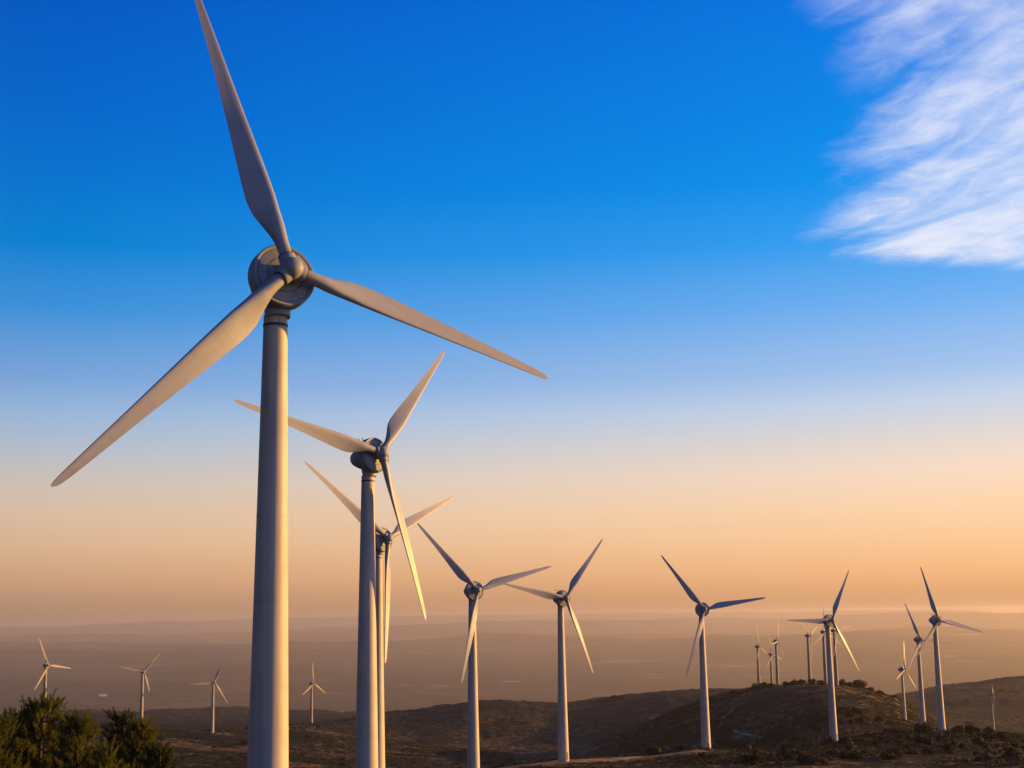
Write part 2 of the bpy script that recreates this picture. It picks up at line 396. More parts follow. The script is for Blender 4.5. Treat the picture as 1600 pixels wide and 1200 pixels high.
az_f = np.radians(np.linspace(-27, 27, 760))
az_c = np.radians(np.arange(30, 331, 5.0))
azs = np.concatenate([az_f, az_c])
rs = np.concatenate([[0.6, 2, 5, 10, 16, 24, 34, 46, 60, 76], np.geomspace(92, 300, 40)[:-1], np.geomspace(300, 700, 190)[:-1], np.geomspace(700, 1700, 190)[:-1],
                     np.geomspace(1700, 5000, 150)[:-1], np.geomspace(5000, 95000, 230)])
AA, RR = np.meshgrid(azs, rs)
X, Y = RR * np.sin(AA), RR * np.cos(AA)
Z = ground_z(X, Y)
V = np.stack([X, Y, Z], -1).reshape(-1, 3)
na, nr = len(azs), len(rs)
V = np.vstack([V, [[0, 0, -1.75]]])
I = np.arange(nr - 1)[:, None] * na + np.arange(na)[None, :]
J = np.arange(nr - 1)[:, None] * na + (np.arange(na)[None, :] + 1) % na
Q = np.stack([I, I + na, J + na, J], -1).reshape(-1, 4)
Q = Q[:, ::-1]
fan = np.array([[len(V) - 1, (i + 1) % na, i, i] for i in range(na)])
gm = np_mesh('ground', V, Q)
ground = obj('ground', gm, M_GROUND); tag(ground, kind='structure')
# the summit under the camera closes the ring
fanm = mesh('hilltop', [tuple(V[-1])] + [tuple(v) for v in V[:na]], [(0, 1 + (i + 1) % na, 1 + i) for i in range(na)])
tag(obj('hilltop', fanm, M_GROUND), kind='structure')

# ------------------------------------------------------------------ wind turbine parts
def blade_mesh(L=21.3, nsec=34, npt=22):
    ts = np.concatenate([np.linspace(0, 0.28, 14), np.linspace(0.28, 0.9, 12)[1:], np.linspace(0.9, 1.0, nsec - 24)[1:]])
    V, F = [], []
    for t in ts:
        c = np.interp(t, [0, 0.035, 0.07, 0.12, 0.17, 0.215, 0.27, 0.35, 0.5, 0.7, 0.88, 0.95, 0.98, 0.995, 1.0],
                      [0.92, 0.90, 1.05, 1.50, 1.90, 2.06, 2.00, 1.82, 1.45, 1.02, 0.70, 0.55, 0.42, 0.26, 0.08])
        th = np.interp(t, [0, 0.035, 0.08, 0.14, 0.21, 0.35, 0.6, 1.0], [1.0, 1.0, 0.80, 0.48, 0.32, 0.24, 0.19, 0.14])
        tw = np.radians(np.interp(t, [0, 0.2, 0.35, 0.6, 1.0], [24, 22, 15, 8, 4]))
        k = min(1, max(0, (t - 0.035) / 0.15)); k = k * k * (3 - 2 * k)      # circle -> airfoil
        for i in range(npt):
            a = 2 * math.pi * i / npt
            cx, cy = 0.5 * math.cos(a), 0.5 * math.sin(a) * th if th < 1 else 0.5 * math.sin(a)
            s = (1 - math.cos(a)) / 2                                           # 0 leading edge .. 1 trailing edge
            yt = 5 * th * (0.2969 * math.sqrt(s) - 0.126 * s - 0.3516 * s * s + 0.2843 * s ** 3 - 0.1036 * s ** 4)
            camb = 0.035 * math.sin(math.pi * s)
            ax, ay = 0.30 - s, (yt if math.sin(a) > 0 else -yt * 0.8) + camb
            x = (cx * (1 - k) + ax * k) * c; y = (cy * (1 - k) + ay * k) * c
            xr = x * math.cos(-tw) - y * math.sin(-tw); yr = x * math.sin(-tw) + y * math.cos(-tw)
            pre = 0.35 * max(0, t - 0.3) ** 2
            V.append((xr, yr + pre, t * L))
    n = npt; m_ = len(ts)
    for j in range(m_ - 1):
        for i in range(n):
            k = (i + 1) % n; F.append((j * n + i, j * n + k, (j + 1) * n + k, (j + 1) * n + i))
    F.append(tuple(range(n))[::-1]); F.append(tuple((m_ - 1) * n + i for i in range(n)))
    return mesh('blade', V, F, True, 50)
ME_BLADE = blade_mesh()
ME_BLADE_FAR = blade_mesh(21.3, 30, 10)
# blade root collar (bolted ring and rubber seal), sub-part of the blade
cv_, cf_ = lathe([(0.47, -0.42), (0.56, -0.42), (0.56, -0.28), (0.50, -0.26), (0.50, -0.06), (0.58, -0.04), (0.58, 0.12), (0.47, 0.14)], 24, 'Z')
ME_COLLAR = mesh('blade_collar', cv_, cf_, True, 35); ME_COLLAR.materials.append(M_DARK)

# hub, rotor axis = -Y, origin at the rotor centre
hv, hf = lathe([(0.0001, -1.0), (0.26, -0.97), (0.50, -0.86), (0.68, -0.64), (0.78, -0.35), (0.82, 0.0), (0.80, 0.40), (0.72, 0.62), (0.66, 0.95)], 28, 'Y')
ME_HUB = mesh('hub', hv, hf, True, 50)
st_v = []
for a in (0, 120, 240):
    s_ = lathe([(0.62, 0.35), (0.60, 0.9), (0.56, 1.05)], 20, 'Z')
    st_v.append(move(s_, Matrix.Rotation(R_(a), 4, 'Y')))
sv, sf = join(*st_v)
ME_SOCK = mesh('blade_sockets', sv, sf, True, 40); ME_SOCK.materials.append(M_NAC)
# generator drum behind the hub
dv, df = lathe([(0.70, 0.92), (1.25, 0.98), (1.28, 1.08), (2.02, 1.14), (2.06, 1.02), (2.22, 1.00), (2.30, 1.10), (2.32, 2.05), (2.24, 2.30), (2.0, 2.42), (1.6, 2.46)], 56, 'Y')
ME_DRUM = mesh('generator_drum', dv, df, True, 30)
def wedge(a0, a1, r0_, r1, y0, y1, n=7):
    V, F = [], []
    for y_, rr_ in ((y0, 0), (y1, 0)):
        for r_ in (r0_, r1):
            for i in range(n + 1):
                a = a0 + (a1 - a0) * i / n; V.append((r_ * math.sin(a), y_ - (0.10 if (r_ == r0_ and y_ == y0) else 0), r_ * math.cos(a)))
    m_ = n + 1
    for i in range(n):
        F += [(i, m_ + i, m_ + i + 1, i + 1), (2 * m_ + i, 2 * m_ + i + 1, 3 * m_ + i + 1, 3 * m_ + i),
              (m_ + i, 3 * m_ + i, 3 * m_ + i + 1, m_ + i + 1), (i, i + 1, 2 * m_ + i + 1, 2 * m_ + i)]
    F += [(0, 2 * m_, 3 * m_, m_), (n, m_ + n, 3 * m_ + n, 2 * m_ + n)]
    return V, F
WEDGES = []
for i in range(6):
    a0 = R_(60 * i + 30.5); a1 = R_(60 * i + 89.5)
    WEDGES.append(mesh('cover_panel', *wedge(a0, a1, 1.34, 1.97, 1.03 + 0.02 * (i % 3), 1.13), True, 30))
# rear housing: egg shape that drops to the yaw bearing
V_, F_ = [], []
secs = [(2.42, 1.75, 1.80, 0.00), (3.0, 1.62, 1.66, 0.0), (3.8, 1.42, 1.45, 0.06), (4.6, 1.12, 1.15, 0.16), (5.2, 0.80, 0.85, 0.24), (5.6, 0.42, 0.48, 0.30), (5.72, 0.12, 0.14, 0.32)]
for (y_, rx_, rz_, zc) in secs:
    for i in range(28):
        a = 2 * math.pi * i / 28
        zz = rz_ * math.sin(a); V_.append((rx_ * math.cos(a), y_, zc + zz))
for j in range(len(secs) - 1):
    for i in range(28):
        k = (i + 1) % 28; F_.append((j * 28 + i, j * 28 + k, (j + 1) * 28 + k, (j + 1) * 28 + i)[::-1])
F_.append(tuple(range(28))); F_.append(tuple(6 * 28 + i for i in range(28))[::-1])
ME_REAR = mesh('rear_housing', V_, F_, True, 40)
yaw_v = lathe([(1.0, -1.2), (0.98, -1.75), (0.92, -2.1), (0.87, -2.62)], 32, 'Z')
ME_YAW = mesh('yaw_housing', *move(yaw_v, Matrix.Translation((0, 2.6, 0))), True, 35)
mast = join(rod((0, 3.9, 1.4), (0, 3.9, 2.75), 0.045), rod((-0.55, 3.9, 2.45), (0.55, 3.9, 2.45), 0.035), rod((0.5, 3.9, 2.45), (0.5, 3.9, 2.75), 0.03),
            move(lathe([(0.10, 0), (0.12, 0.10), (0.02, 0.18)], 8), Matrix.Translation((0.5, 3.9, 2.75))), box(-0.55, 3.9, 2.60, 0.05, 0.45, 0.22))
ME_MAST = mesh('wind_sensor', *mast, False)
hatch = box(0, 3.05, 1.78, 1.1, 0.9, 0.22)
ME_HATCH = mesh('roof_hatch', *hatch, False)

def tower_mesh(h, r_base=1.58, r_top=0.83, n=44):
    prof = [(r_base, -6.0), (r_base, 0.0)]
    for i in range(1, 25):
        t = i / 24; prof.append((r_base + (r_top - r_base) * t ** 0.92, h * t))
    return mesh('tower', *lathe(prof, n), True, 40)
def ring(z, r, hh=0.16, out=0.012):
    return mesh('flange', *lathe([(r - 0.02, z - hh / 2), (r + out, z - hh / 2), (r + out, z + hh / 2), (r - 0.02, z + hh / 2)], 44, 'Z'), True, 30)
def tower_r(z, h, rb=1.58, rtp=0.83): return rb + (rtp - rb) * (z / h) ** 0.92

TWH = 42.4                                                   # tower height below the nacelle's yaw housing
ME_TOWER = tower_mesh(TWH); ME_TOWER_FAR = tower_mesh(TWH, 1.75, 0.95, 16)
ME_NECK = mesh('tower_neck_band', *lathe([(0.80, TWH - 0.80), (0.87, TWH - 0.80), (0.87, TWH - 0.62), (0.80, TWH - 0.62)], 44), True, 30)
FL = [ring(z, tower_r(z, TWH)) for z in (14.2, 28.4)]
ME_DOOR = mesh('door', *box(0, -1.56, 1.9, 0.85, 0.12, 2.0), False)
ME_STEP = mesh('door_steps', *join(box(0, -2.1, 0.15, 1.1, 0.35, 0.3), box(0, -1.8, 0.45, 1.1, 0.35, 0.3)), False)
for me, m_ in ((ME_BLADE, M_BLADE), (ME_BLADE_FAR, M_FAR_FADE), (ME_HUB, M_NAC), (ME_DRUM, M_NAC), (ME_REAR, M_NAC), (ME_YAW, M_NAC), (ME_MAST, M_METAL), (ME_HATCH, M_NAC),
               (ME_TOWER, M_TOWER), (ME_TOWER_FAR, M_FAR_FADE), (ME_NECK, M_DARK), (ME_DOOR, M_METAL), (ME_STEP, M_METAL)) : me.materials.append(m_)
for f_ in FL: f_.materials.append(M_TOWER)
for w_ in WEDGES: w_.materials.append(M_NAC)

def build_turbine(detail):
    root = bpy.data.objects.new('wind_turbine', None); COL.objects.link(root)
    tw = obj('tower', ME_TOWER if detail else ME_TOWER_FAR, None, root)
    nac = obj('nacelle', ME_REAR, None, root)
    obj('generator_drum', ME_DRUM, None, nac); obj('yaw_housing', ME_YAW, None, nac)
    hub = obj('hub', ME_HUB, None, root); obj('blade_sockets', ME_SOCK, None, hub)
    for k in range(3): 
        b = obj('blade', ME_BLADE if detail else ME_BLADE_FAR, None, root)
        if detail: obj('blade_collar', ME_COLLAR, None, b)
    if detail:
        obj('neck_band', ME_NECK, None, tw)
        for f_ in FL: obj('flange', f_, None, tw)
        obj('door', ME_DOOR, None, tw); obj('door_steps', ME_STEP, None, tw)
        for w_ in WEDGES: obj('cover_panel', w_, None, nac)
        obj('wind_sensor', ME_MAST, None, nac); obj('roof_hatch', ME_HATCH, None, nac)
    return root
def copy_tree(o, parent=None):
    c = o.copy(); COL.objects.link(c); c.parent = parent
    for ch in o.children: copy_tree(ch, c)
    return c
OVER = 2.6
def place(root, hub, psi, phase, tilt, cone, scale=1.0, stretch=1.0):
    """hub = world position of the rotor centre; the root goes to the tower's foot"""
    psi, tilt, cone = R_(psi), R_(tilt), R_(cone)
    f = Vector((math.sin(psi) * math.cos(tilt), math.cos(psi) * math.cos(tilt), math.sin(tilt)))
    top = Vector(hub) - f * OVER * scale
    th = TWH * stretch
    foot = Vector((top.x, top.y, top.z - (th + 2.4) * scale))
    root.location = foot; root.rotation_euler = (0, 0, math.pi - psi); root.scale = (scale,) * 3
    loc = Vector((0, -OVER * math.cos(tilt), th + 2.4 + OVER * math.sin(tilt)))
    Mr = Matrix.Translation(loc) @ Matrix.Rotation(-tilt, 4, 'X')
    bl = 0
    for ch in root.children:
        nm = ch.name.split('.')[0]
        if nm == 'nacelle': ch.matrix_local = Mr
        elif nm == 'hub': ch.matrix_local = Mr @ Matrix.Rotation(-R_(phase), 4, 'Y')
        elif nm == 'tower': ch.matrix_local = Matrix.Diagonal((1, 1, stretch, 1))
        elif nm == 'blade':
            a = R_(phase + 120 * bl); bl += 1
            ch.matrix_local = Mr @ Matrix.Rotation(-a, 4, 'Y') @ Matrix.Rotation(cone, 4, 'X') @ Matrix.Translation((0, 0, 0.98))
    return foot
def at(x, y, D): v = ray(x, y) * D; return tuple(v)

NEAR = build_turbine(True); FARP = build_turbine(False)
G_ROW = 'wind turbines standing along the ridge'
G_FAR = 'small wind turbines on the hills behind'
# hub, yaw, phase, tilt, cone, detail, scale, stretch, label, group
TURB = [
 ((-15.18, 89.17, 23.70), 147.5, 15.0, 8.8, -2.6, 1, 1, 1, 'nearest and largest white wind turbine, its top blade running out of the picture', G_ROW),
 ((-16.92, 170.11, 20.70), 131.9, 77.0, 7.4, -3.1, 1, 1, 1, 'second largest wind turbine, its left blade lit orange and crossing behind the largest tower', G_ROW),
 ((-22.87, 241.84, 13.88), 128.9, 53.9, 7.1, -2.2, 1, 1, 1, 'wind turbine mostly hidden behind the second tower, one blade hanging straight down', G_ROW),
 ((-8.91, 320.91, 5.81), 147.5, 44.9, 4.6, 1.0, 1, 1, 1, 'wind turbine next right of the paired towers, yellow lit blade across its tower', G_ROW),
 ((14.3, 378.47, 4.32), 145.1, 79.4, 4.2, 1.8, 1, 1, 1, 'wind turbine by the pale track, one blade up right and one nearly level left', G_ROW),
 ((61.11, 435.84, 0.83), 163.2, 38.5, 5.1, 1.1, 1, 1, 1, 'wind turbine standing alone against the sky between the track and the tree covered knoll', G_ROW),
 ((120.55, 514.29, -3.87), 151.0, 88.9, 4.8, 0.4, 1, 1, 1, 'wind turbine with one blade level left, in front of the tree covered knoll', G_ROW),
 (at(1467, 969, 532), 157.3, 16.4, 3.5, 0.6, 1, 1, 1, 'largest wind turbine at the right edge, a round nacelle facing us', G_ROW),
 (at(1439, 999, 752), 154.6, 22.0, 5.9, 0.8, 1, 1, 1.06, 'wind turbine just left of and behind the right edge turbine, foot hidden by a bush', G_ROW),
 (at(1414, 1046, 900), 127, 106.7, 4.9, 1.7, 1, 0.88, 1, 'smaller wind turbine leftmost of the three at the right, one lit blade pointing down right', G_ROW),
 ((-352.24, 1022.49, -33.11), 119.2, 21.9, 5, 1, 0, 1, 1, 'leftmost small wind turbine rising behind the pine tops', G_FAR),
 (at(225, 1050, 1131), 140.7, 75.7, 5, 0.9, 0, 1, 1, 'small wind turbine behind the second clump of pines at the left', G_FAR),
 (at(335, 1066, 1145), 146.3, 92.4, 5, 0.9, 0, 1, 1, 'small wind turbine left of the largest tower, a pale gravel pad at its foot', G_FAR),
 (at(490, 1068, 1418), 121.3, 119.5, 5, 1, 0, 1, 1, 'small wind turbine seen between the largest tower and the second tower', G_FAR),
 (at(1187, 1010, 1420), 118, 8, 5, 1, 0, 1, 1, 'leftmost of the three small wind turbines close together behind the knoll', G_FAR),
 (at(1207, 1022, 1560), 130, 10, 5, 1, 0, 1, 1, 'middle and lowest of the three small wind turbines close together behind the knoll', G_FAR),
 (at(1216, 1002, 1330), 118, 95, 5, 1, 0, 1, 1, 'rightmost of the three small wind turbines close together behind the knoll', G_FAR),
 (at(1266, 993, 1250), 125, 52, 5, 1, 0, 1, 1, 'small wind turbine standing alone on the knoll crest, left of the level blade turbine', G_FAR),
 (at(1290, 987, 1130), 140, -2, 5, 1, 0, 1, 1, 'small wind turbine just left behind the tower that stands in front of the knoll', G_FAR),
 (at(1307, 985, 1110), 135, 38, 5, 1, 0, 1, 1, 'small wind turbine just right behind the tower that stands in front of the knoll', G_FAR),
 (at(1552, 1084, 1500), 109.0, 60, 3, 0, 0, 1, 1, 'faint small wind turbine at the far right before the smooth hill, rotor seen edge on', G_FAR),
]
used = {0: False, 1: False}; FEET = []
for (hub, psi, ph, tl, cn, det, scl, strc, lab, grp) in TURB:
    src = NEAR if det else FARP
    o = copy_tree(src) if used[det] else src
    used[det] = True
    ft = place(o, hub, psi, ph, tl, cn, scl, strc); FEET.append(ft)
    tag(o, lab, 'wind turbine', grp)
if True:
    gz = ground_z([f[0] for f in FEET], [f[1] for f in FEET])
    print('FEET minus ground:', [round(f[2] - g, 1) for f, g in zip(FEET, gz)])

# ------------------------------------------------------------------ tracks and pads laid on the ground
def hit(xp, yp):
    """ground point seen at a pixel"""
    v = ray(xp, yp); v = v / np.hypot(v[0], v[1])
    r_ = np.geomspace(60, 90000, 9000); z = ground_z(v[0] * r_, v[1] * r_)
    below = v[2] * r_ < z
    i = int(np.argmax(below)) if below.any() else len(r_) - 1
    return v[0] * r_[i], v[1] * r_[i], r_[i]
def strip(name, pts, w, n=40, lift=0.12):
    P = np.array(pts); t = np.linspace(0, len(P) - 1, n * (len(P) - 1))
    xs = np.interp(t, range(len(P)), P[:, 0]); ys = np.interp(t, range(len(P)), P[:, 1])
    for _ in range(8):
        xs[1:-1] = (xs[:-2] + xs[2:]) / 2; ys[1:-1] = (ys[:-2] + ys[2:]) / 2
    tx = np.gradient(xs); ty = np.gradient(ys); l = np.hypot(tx, ty) + 1e-9
    offs = np.linspace(-w / 2, w / 2, 7)
    wob = 1 + 0.22 * fbm(xs, ys, 14, 3, 77)
    VX = xs[:, None] - (ty / l)[:, None] * offs * wob[:, None]; VY = ys[:, None] + (tx / l)[:, None] * offs * wob[:, None]
    VZ = ground_z(VX, VY) + lift
    VZ[:, 0] -= 0.3; VZ[:, -1] -= 0.3
    m_ = 7; k = len(xs)
    Qs = np.array([[a * m_ + b, a * m_ + b + 1, (a + 1) * m_ + b + 1, (a + 1) * m_ + b] for a in range(k - 1) for b in range(m_ - 1)])
    me = np_mesh(name, np.stack([VX, VY, VZ], -1).reshape(-1, 3), Qs)
    return tag(obj(name, me, M_TRACK), kind='structure')

def pad(cx, cy, rad, seed):
    n, k = 40, 6; a = np.linspace(0, 2 * np.pi, n, endpoint=False); rad_ = rad * (1 + 0.25 * fbm(np.cos(a) * 3 + seed, np.sin(a) * 3, 2.0, 3, seed))
    P = [(cx, cy)] + [(cx + rad_[i] * q / k * math.cos(a[i]), cy + rad_[i] * q / k * math.sin(a[i])) for q in range(1, k + 1) for i in range(n)]
    P = np.array(P); z = ground_z(P[:, 0], P[:, 1]) + 0.09; z[-n:] -= 0.3
    F = [(0, 1 + i, 1 + (i + 1) % n) for i in range(n)] + [(1 + q * n + i, 1 + (q + 1) * n + i, 1 + (q + 1) * n + (i + 1) % n, 1 + q * n + (i + 1) % n) for q in range(k - 1) for i in range(n)]
    tag(obj('gravel_pad', mesh('gravel_pad', [(p[0], p[1], zz) for p, zz in zip(P, z)], F), M_TRACK), kind='structure')

# ------------------------------------------------------------------ vegetation
def leaf_blob(n, sx, sy, sz, leaf, clumps=9, seed=0, up_bias=0.3):
    """crown: many small leaf faces in clumps; uneven outline"""
    g = np.random.default_rng(seed)
    cc = g.normal(size=(clumps, 3)); cc /= np.linalg.norm(cc, axis=1)[:, None]
    cc[:, 2] = np.abs(cc[:, 2]) * 0.9; cc *= (g.uniform(0.25, 0.72, clumps))[:, None]
    cr = g.uniform(0.28, 0.48, clumps)
    k = g.integers(0, clumps, n)
    d = g.normal(size=(n, 3)); d /= np.linalg.norm(d, axis=1)[:, None]
    P = cc[k] + d * (cr[k] * g.uniform(0.55, 1.05, n) ** 0.5)[:, None]
    P[:, 2] = np.maximum(P[:, 2], -0.12 + 0.1 * g.random(n))
    P *= np.array([sx, sy, sz])
    a = g.normal(size=(n, 3)); a /= np.linalg.norm(a, axis=1)[:, None]
    b = np.cross(a, d + 0.4 * g.normal(size=(n, 3))); b /= np.linalg.norm(b, axis=1)[:, None] + 1e-9
    s = (leaf * g.uniform(0.6, 1.4, n))[:, None]
    V = np.concatenate([P - a * s, P + b * s * 0.55, P + a * s, P - b * s * 0.55], 1).reshape(-1, 3)
    return V, np.arange(4 * n).reshape(-1, 4)
def stems(h, spread, n, seed, r=0.05):
    g = random.Random(seed); parts = []
    for i in range(n):
        a = g.random() * 6.28; q = spread * g.uniform(0.2, 0.8)
        parts.append(rod((0.05 * math.cos(a), 0.05 * math.sin(a), -0.6), (q * math.cos(a), q * math.sin(a), h * g.uniform(0.45, 0.8)), r, 5))
    return join(*parts)
SHR = []
for k in range(6):
    sx = 1.0 + 0.3 * (k % 3)
    V, Qd = leaf_blob(1300, sx, sx * 0.9, 1.1 + 0.2 * (k % 2), 0.12, 10, 100 + k)
    SHR.append((np_mesh('shrub_crown', V + np.array([0, 0, 0.25]), Qd, False), mesh('shrub_stems', *stems(0.9, 0.8, 5, k, 0.03), False)))
    SHR[-1][0].materials.append(M_SHRUB if k != 5 else M_DRY); SHR[-1][1].materials.append(M_BARK)
TRE = []
for k in range(4):
    V, Qd = leaf_blob(2400, 2.1, 2.0, 2.3, 0.19, 15, 200 + k)
    tr = join(rod((0, 0, -1.0), (0.05, 0, 1.5), 0.16, 8), *[rod((0.03, 0, 1.2), (1.0 * math.cos(a), 1.0 * math.sin(a), 2.0), 0.07, 6) for a in (0.3, 2.2, 4.1)])
    TRE.append((np_mesh('tree_crown', V + np.array([0, 0, 0.75]), Qd, False), mesh('tree_trunk', *tr, False)))
    TRE[-1][0].materials.append(M_SHRUB); TRE[-1][1].materials.append(M_BARK)
def plant(kind, k, x, y, s, label, group, sz=1.0, cat=None):
    crown, stem = (SHR if kind == 'shrub' else TRE)[k]
    e = bpy.data.objects.new(kind if kind == 'shrub' else 'small_tree', None); COL.objects.link(e)
    e.location = (x, y, float(ground_z(x, y)) - 0.05 * s); e.rotation_euler = (0, 0, random.random() * 6.28); e.scale = (s, s, s * sz)
    obj('crown', crown, None, e); obj('stems' if kind == 'shrub' else 'trunk', stem, None, e)
    tag(e, label, cat or ('shrub' if kind == 'shrub' else 'tree'), group)
    return e
exec_later = []
TRACKS = [[(760, 1204), (860, 1193), (960, 1187), (1040, 1180), (1104, 1174.5)]]
M_VERGE, T = mat('lit_dry_grass_verge')
g_ = T.new('ShaderNodeNewGeometry').outputs['Position']; vn = T.noise(g_, 0.35, 7, 0.68)
finish(T, T.mix(T.ss(vn, 0.4, 0.62), (0.06, 0.04, 0.02, 1), (0.30, 0.18, 0.075, 1)), 0.95, vn, 0.8, 0.6, 0.1)  # dry grass, raised in tone: the warm sunlit strip is put into its colour
VERGE = []
for tr_ in TRACKS:
    pts_ = [hit(*p)[:2] for p in tr_]; VERGE += pts_
    vo = strip('lit_dry_grass_verge', pts_, 19.0, 40, 0.07); vo.data.materials.clear(); vo.data.materials.append(M_VERGE)
VERGE = [(a[0] + (b[0] - a[0]) * k / 8, a[1] + (b[1] - a[1]) * k / 8) for a, b in zip(VERGE, VERGE[1:]) for k in range(9)]
for tr_ in TRACKS: strip('dirt_track', [hit(*p)[:2] for p in tr_], 6.5)
strip('hillside_track', [hit(*p)[:2] for p in [(1150, 1104), (1130, 1122), (1126, 1136), (1150, 1143), (1190, 1152)]], 3.2, 40, 0.25)

for i_, rad_ in ((4, 8), (5, 9), (6, 8), (7, 8), (12, 12)): pad(FEET[i_].x + (6 if i_ == 12 else 0), FEET[i_].y, rad_, i_)
# shrubs that stand singly on the foreground ridge (upper right of the bottom band), counted from the photograph
G1 = 'shrubs on the foreground ridge'
rs_ = random.Random(5)
n_ = 0
while n_ < 230:
    xp = rs_.uniform(880, 1610); r_ = rs_.uniform(372, 570)
    a = float(az_px(np.array(xp)))
    x, y = r_ * math.sin(a), r_ * math.cos(a)
    dens_ = 0.25 + 0.9 * float(fbm(np.array(x), np.array(y), 60, 3, 5)) + (0.35 if xp > 1150 else -0.1)
    if rs_.random() > dens_: continue
    if any(math.hypot(x - f[0], y - f[1]) < 7 for f in FEET) or any(math.hypot(x - f[0], y - f[1]) < 13 for f in VERGE): continue
    if xp < 1120 and r_ < 395: continue
    s = 0.7 + 1.5 * rs_.random() ** 1.6
    k = rs_.randrange(6)
    size = 'small ' if s < 1.0 else ('' if s < 1.6 else 'large ')
    where = ('just right of the turbine by the pale track' if xp < 1000 else 'left of the lone turbine' if xp < 1104 else 'right of the lone turbine' if xp < 1200 else 'left of the level blade turbine' if xp < 1303
             else 'right of the level blade turbine' if xp < 1400 else 'below the right edge turbines' if xp < 1480 else 'in the lower right corner')
    dep = 'near ' if r_ < 420 else ('' if r_ < 490 else 'far ')
    plant('shrub', k, x, y, s, dep + size + ('dark green shrub ' if k != 5 else 'dry brown shrub ') + where, G1, rs_.uniform(0.8, 1.2))
    n_ += 1
# the big dark bush before the feet of the right hand turbines
x, y, _ = hit(1445, 1145); plant('shrub', 1, x, y, 3.6, 'largest dark bush, hiding the foot of the middle turbine of the three at the right', 'bushes on the foreground ridge', 1.0)
x, y, _ = hit(1517, 1146); plant('shrub', 4, x, y, 3.6, 'wide low dark bush right of the right edge turbine', 'bushes on the foreground ridge', 0.75)
x, y, _ = hit(1340, 1160); plant('shrub', 2, x, y, 2.6, 'low dark bush beside the foot of the turbine before the knoll', 'bushes on the foreground ridge', 0.6)
# trees on the crest of the knoll
G2 = 'trees along the crest of the knoll'
for i, (xp, r_, s) in enumerate([(1118, 1180, 1.0), (1150, 1190, 1.5), (1184, 1200, 1.7), (1196, 1210, 1.8), (1207, 1205, 1.2), (1232, 1200, 1.4), (1244, 1210, 1.5), (1256, 1205, 1.3),
                                 (1272, 1200, 1.4), (1286, 1205, 1.3), (1318, 1190, 1.6), (1332, 1185, 1.2), (1346, 1180, 2.1), (1362, 1175, 1.2), (1378, 1170, 1.0)]):
    a = float(az_px(np.array(xp))); x, y = r_ * math.sin(a), r_ * math.cos(a)
    lab = 'small dark round tree in the row along the knoll crest'
    lab = {1118: 'small low tree farthest left on the knoll, by the top of the pale track', 1184: 'leftmost tree of the dark clump before the three small turbines', 1196: 'second tree of the dark clump before the three small turbines',
           1207: 'tree at the right end of the clump before the three small turbines', 1232: 'first tree left of the lone small turbine on the knoll crest', 1244: 'second tree left of the lone small turbine on the knoll crest',
           1256: 'tree touching the left side of the lone small turbine on the crest', 1272: 'tree touching the right side of the lone small turbine on the crest', 1286: 'crest tree just left of the turbine tower before the knoll',
           1318: 'crest tree just right of the turbine tower before the knoll', 1332: 'small crest tree left of the largest dome shaped tree', 1362: 'first small crest tree right of the largest dome shaped tree',
           1378: 'lowest crest tree, farthest right on the knoll'}.get(xp, lab)
    if xp == 1150: lab = 'lone dome shaped tree on the left shoulder of the knoll'
    if xp == 1346: lab = 'largest dome shaped tree on the knoll crest, right of the turbine tower'
    plant('tree', i % 4, x, y, s * 1.7, lab, G2, 0.72)
# trees spotting the knoll's slope
G3 = 'trees on the slope of the knoll'
n_ = 0
while n_ < 210:
    xp = rs_.uniform(960, 1420); r_ = rs_.uniform(800, 1180)
    a = float(az_px(np.array(xp))); x, y = r_ * math.sin(a), r_ * math.cos(a)
    if rs_.random() > 0.3 + 0.9 * float(fbm(np.array(x), np.array(y), 120, 3, 15)): continue
    plant('tree', n_ % 4, x, y, rs_.uniform(0.8, 2.0), ('low ' if r_ < 950 else 'high ') + ('standing tree on the dark left face of the knoll' if xp < 1200 else 'standing tree in the middle of the knoll slope' if xp < 1310 else 'standing tree on the lit right side of the knoll'), G3, 0.7); n_ += 1
for (xp, r_, s) in [(938, 2030, 3.2), (950, 2040, 3.0), (961, 2045, 3.8), (972, 2040, 3.0)]:
    a = float(az_px(np.array(xp))); x, y = r_ * math.sin(a), r_ * math.cos(a)
    plant('tree', n_ % 4, x, y, s, 'dark tree in the clump on top of the smooth dark hill', 'trees on the dark hill', 0.6); n_ += 1
# bushes on the left hand slope
G4 = 'bushes on the slope left of the towers'
n_ = 0
while n_ < 50:
    xp = rs_.uniform(150, 720); r_ = rs_.uniform(800, 1420)
    a = float(az_px(np.array(xp))); x, y = r_ * math.sin(a), r_ * math.cos(a)
    if any(math.hypot(x - f[0], y - f[1]) < 12 for f in FEET): continue
    plant('tree', n_ % 4, x, y, rs_.uniform(0.8, 1.6), ('near ' if r_ < 1050 else 'far ') + ('bush left of the small turbine with the pale pad' if xp < 335 else 'bush between the small turbine with the pale pad and the largest tower' if xp < 400 else 'bush between the largest and the second tower' if xp < 550 else 'bush right of the paired towers'), G4, 0.6, 'bush'); n_ += 1

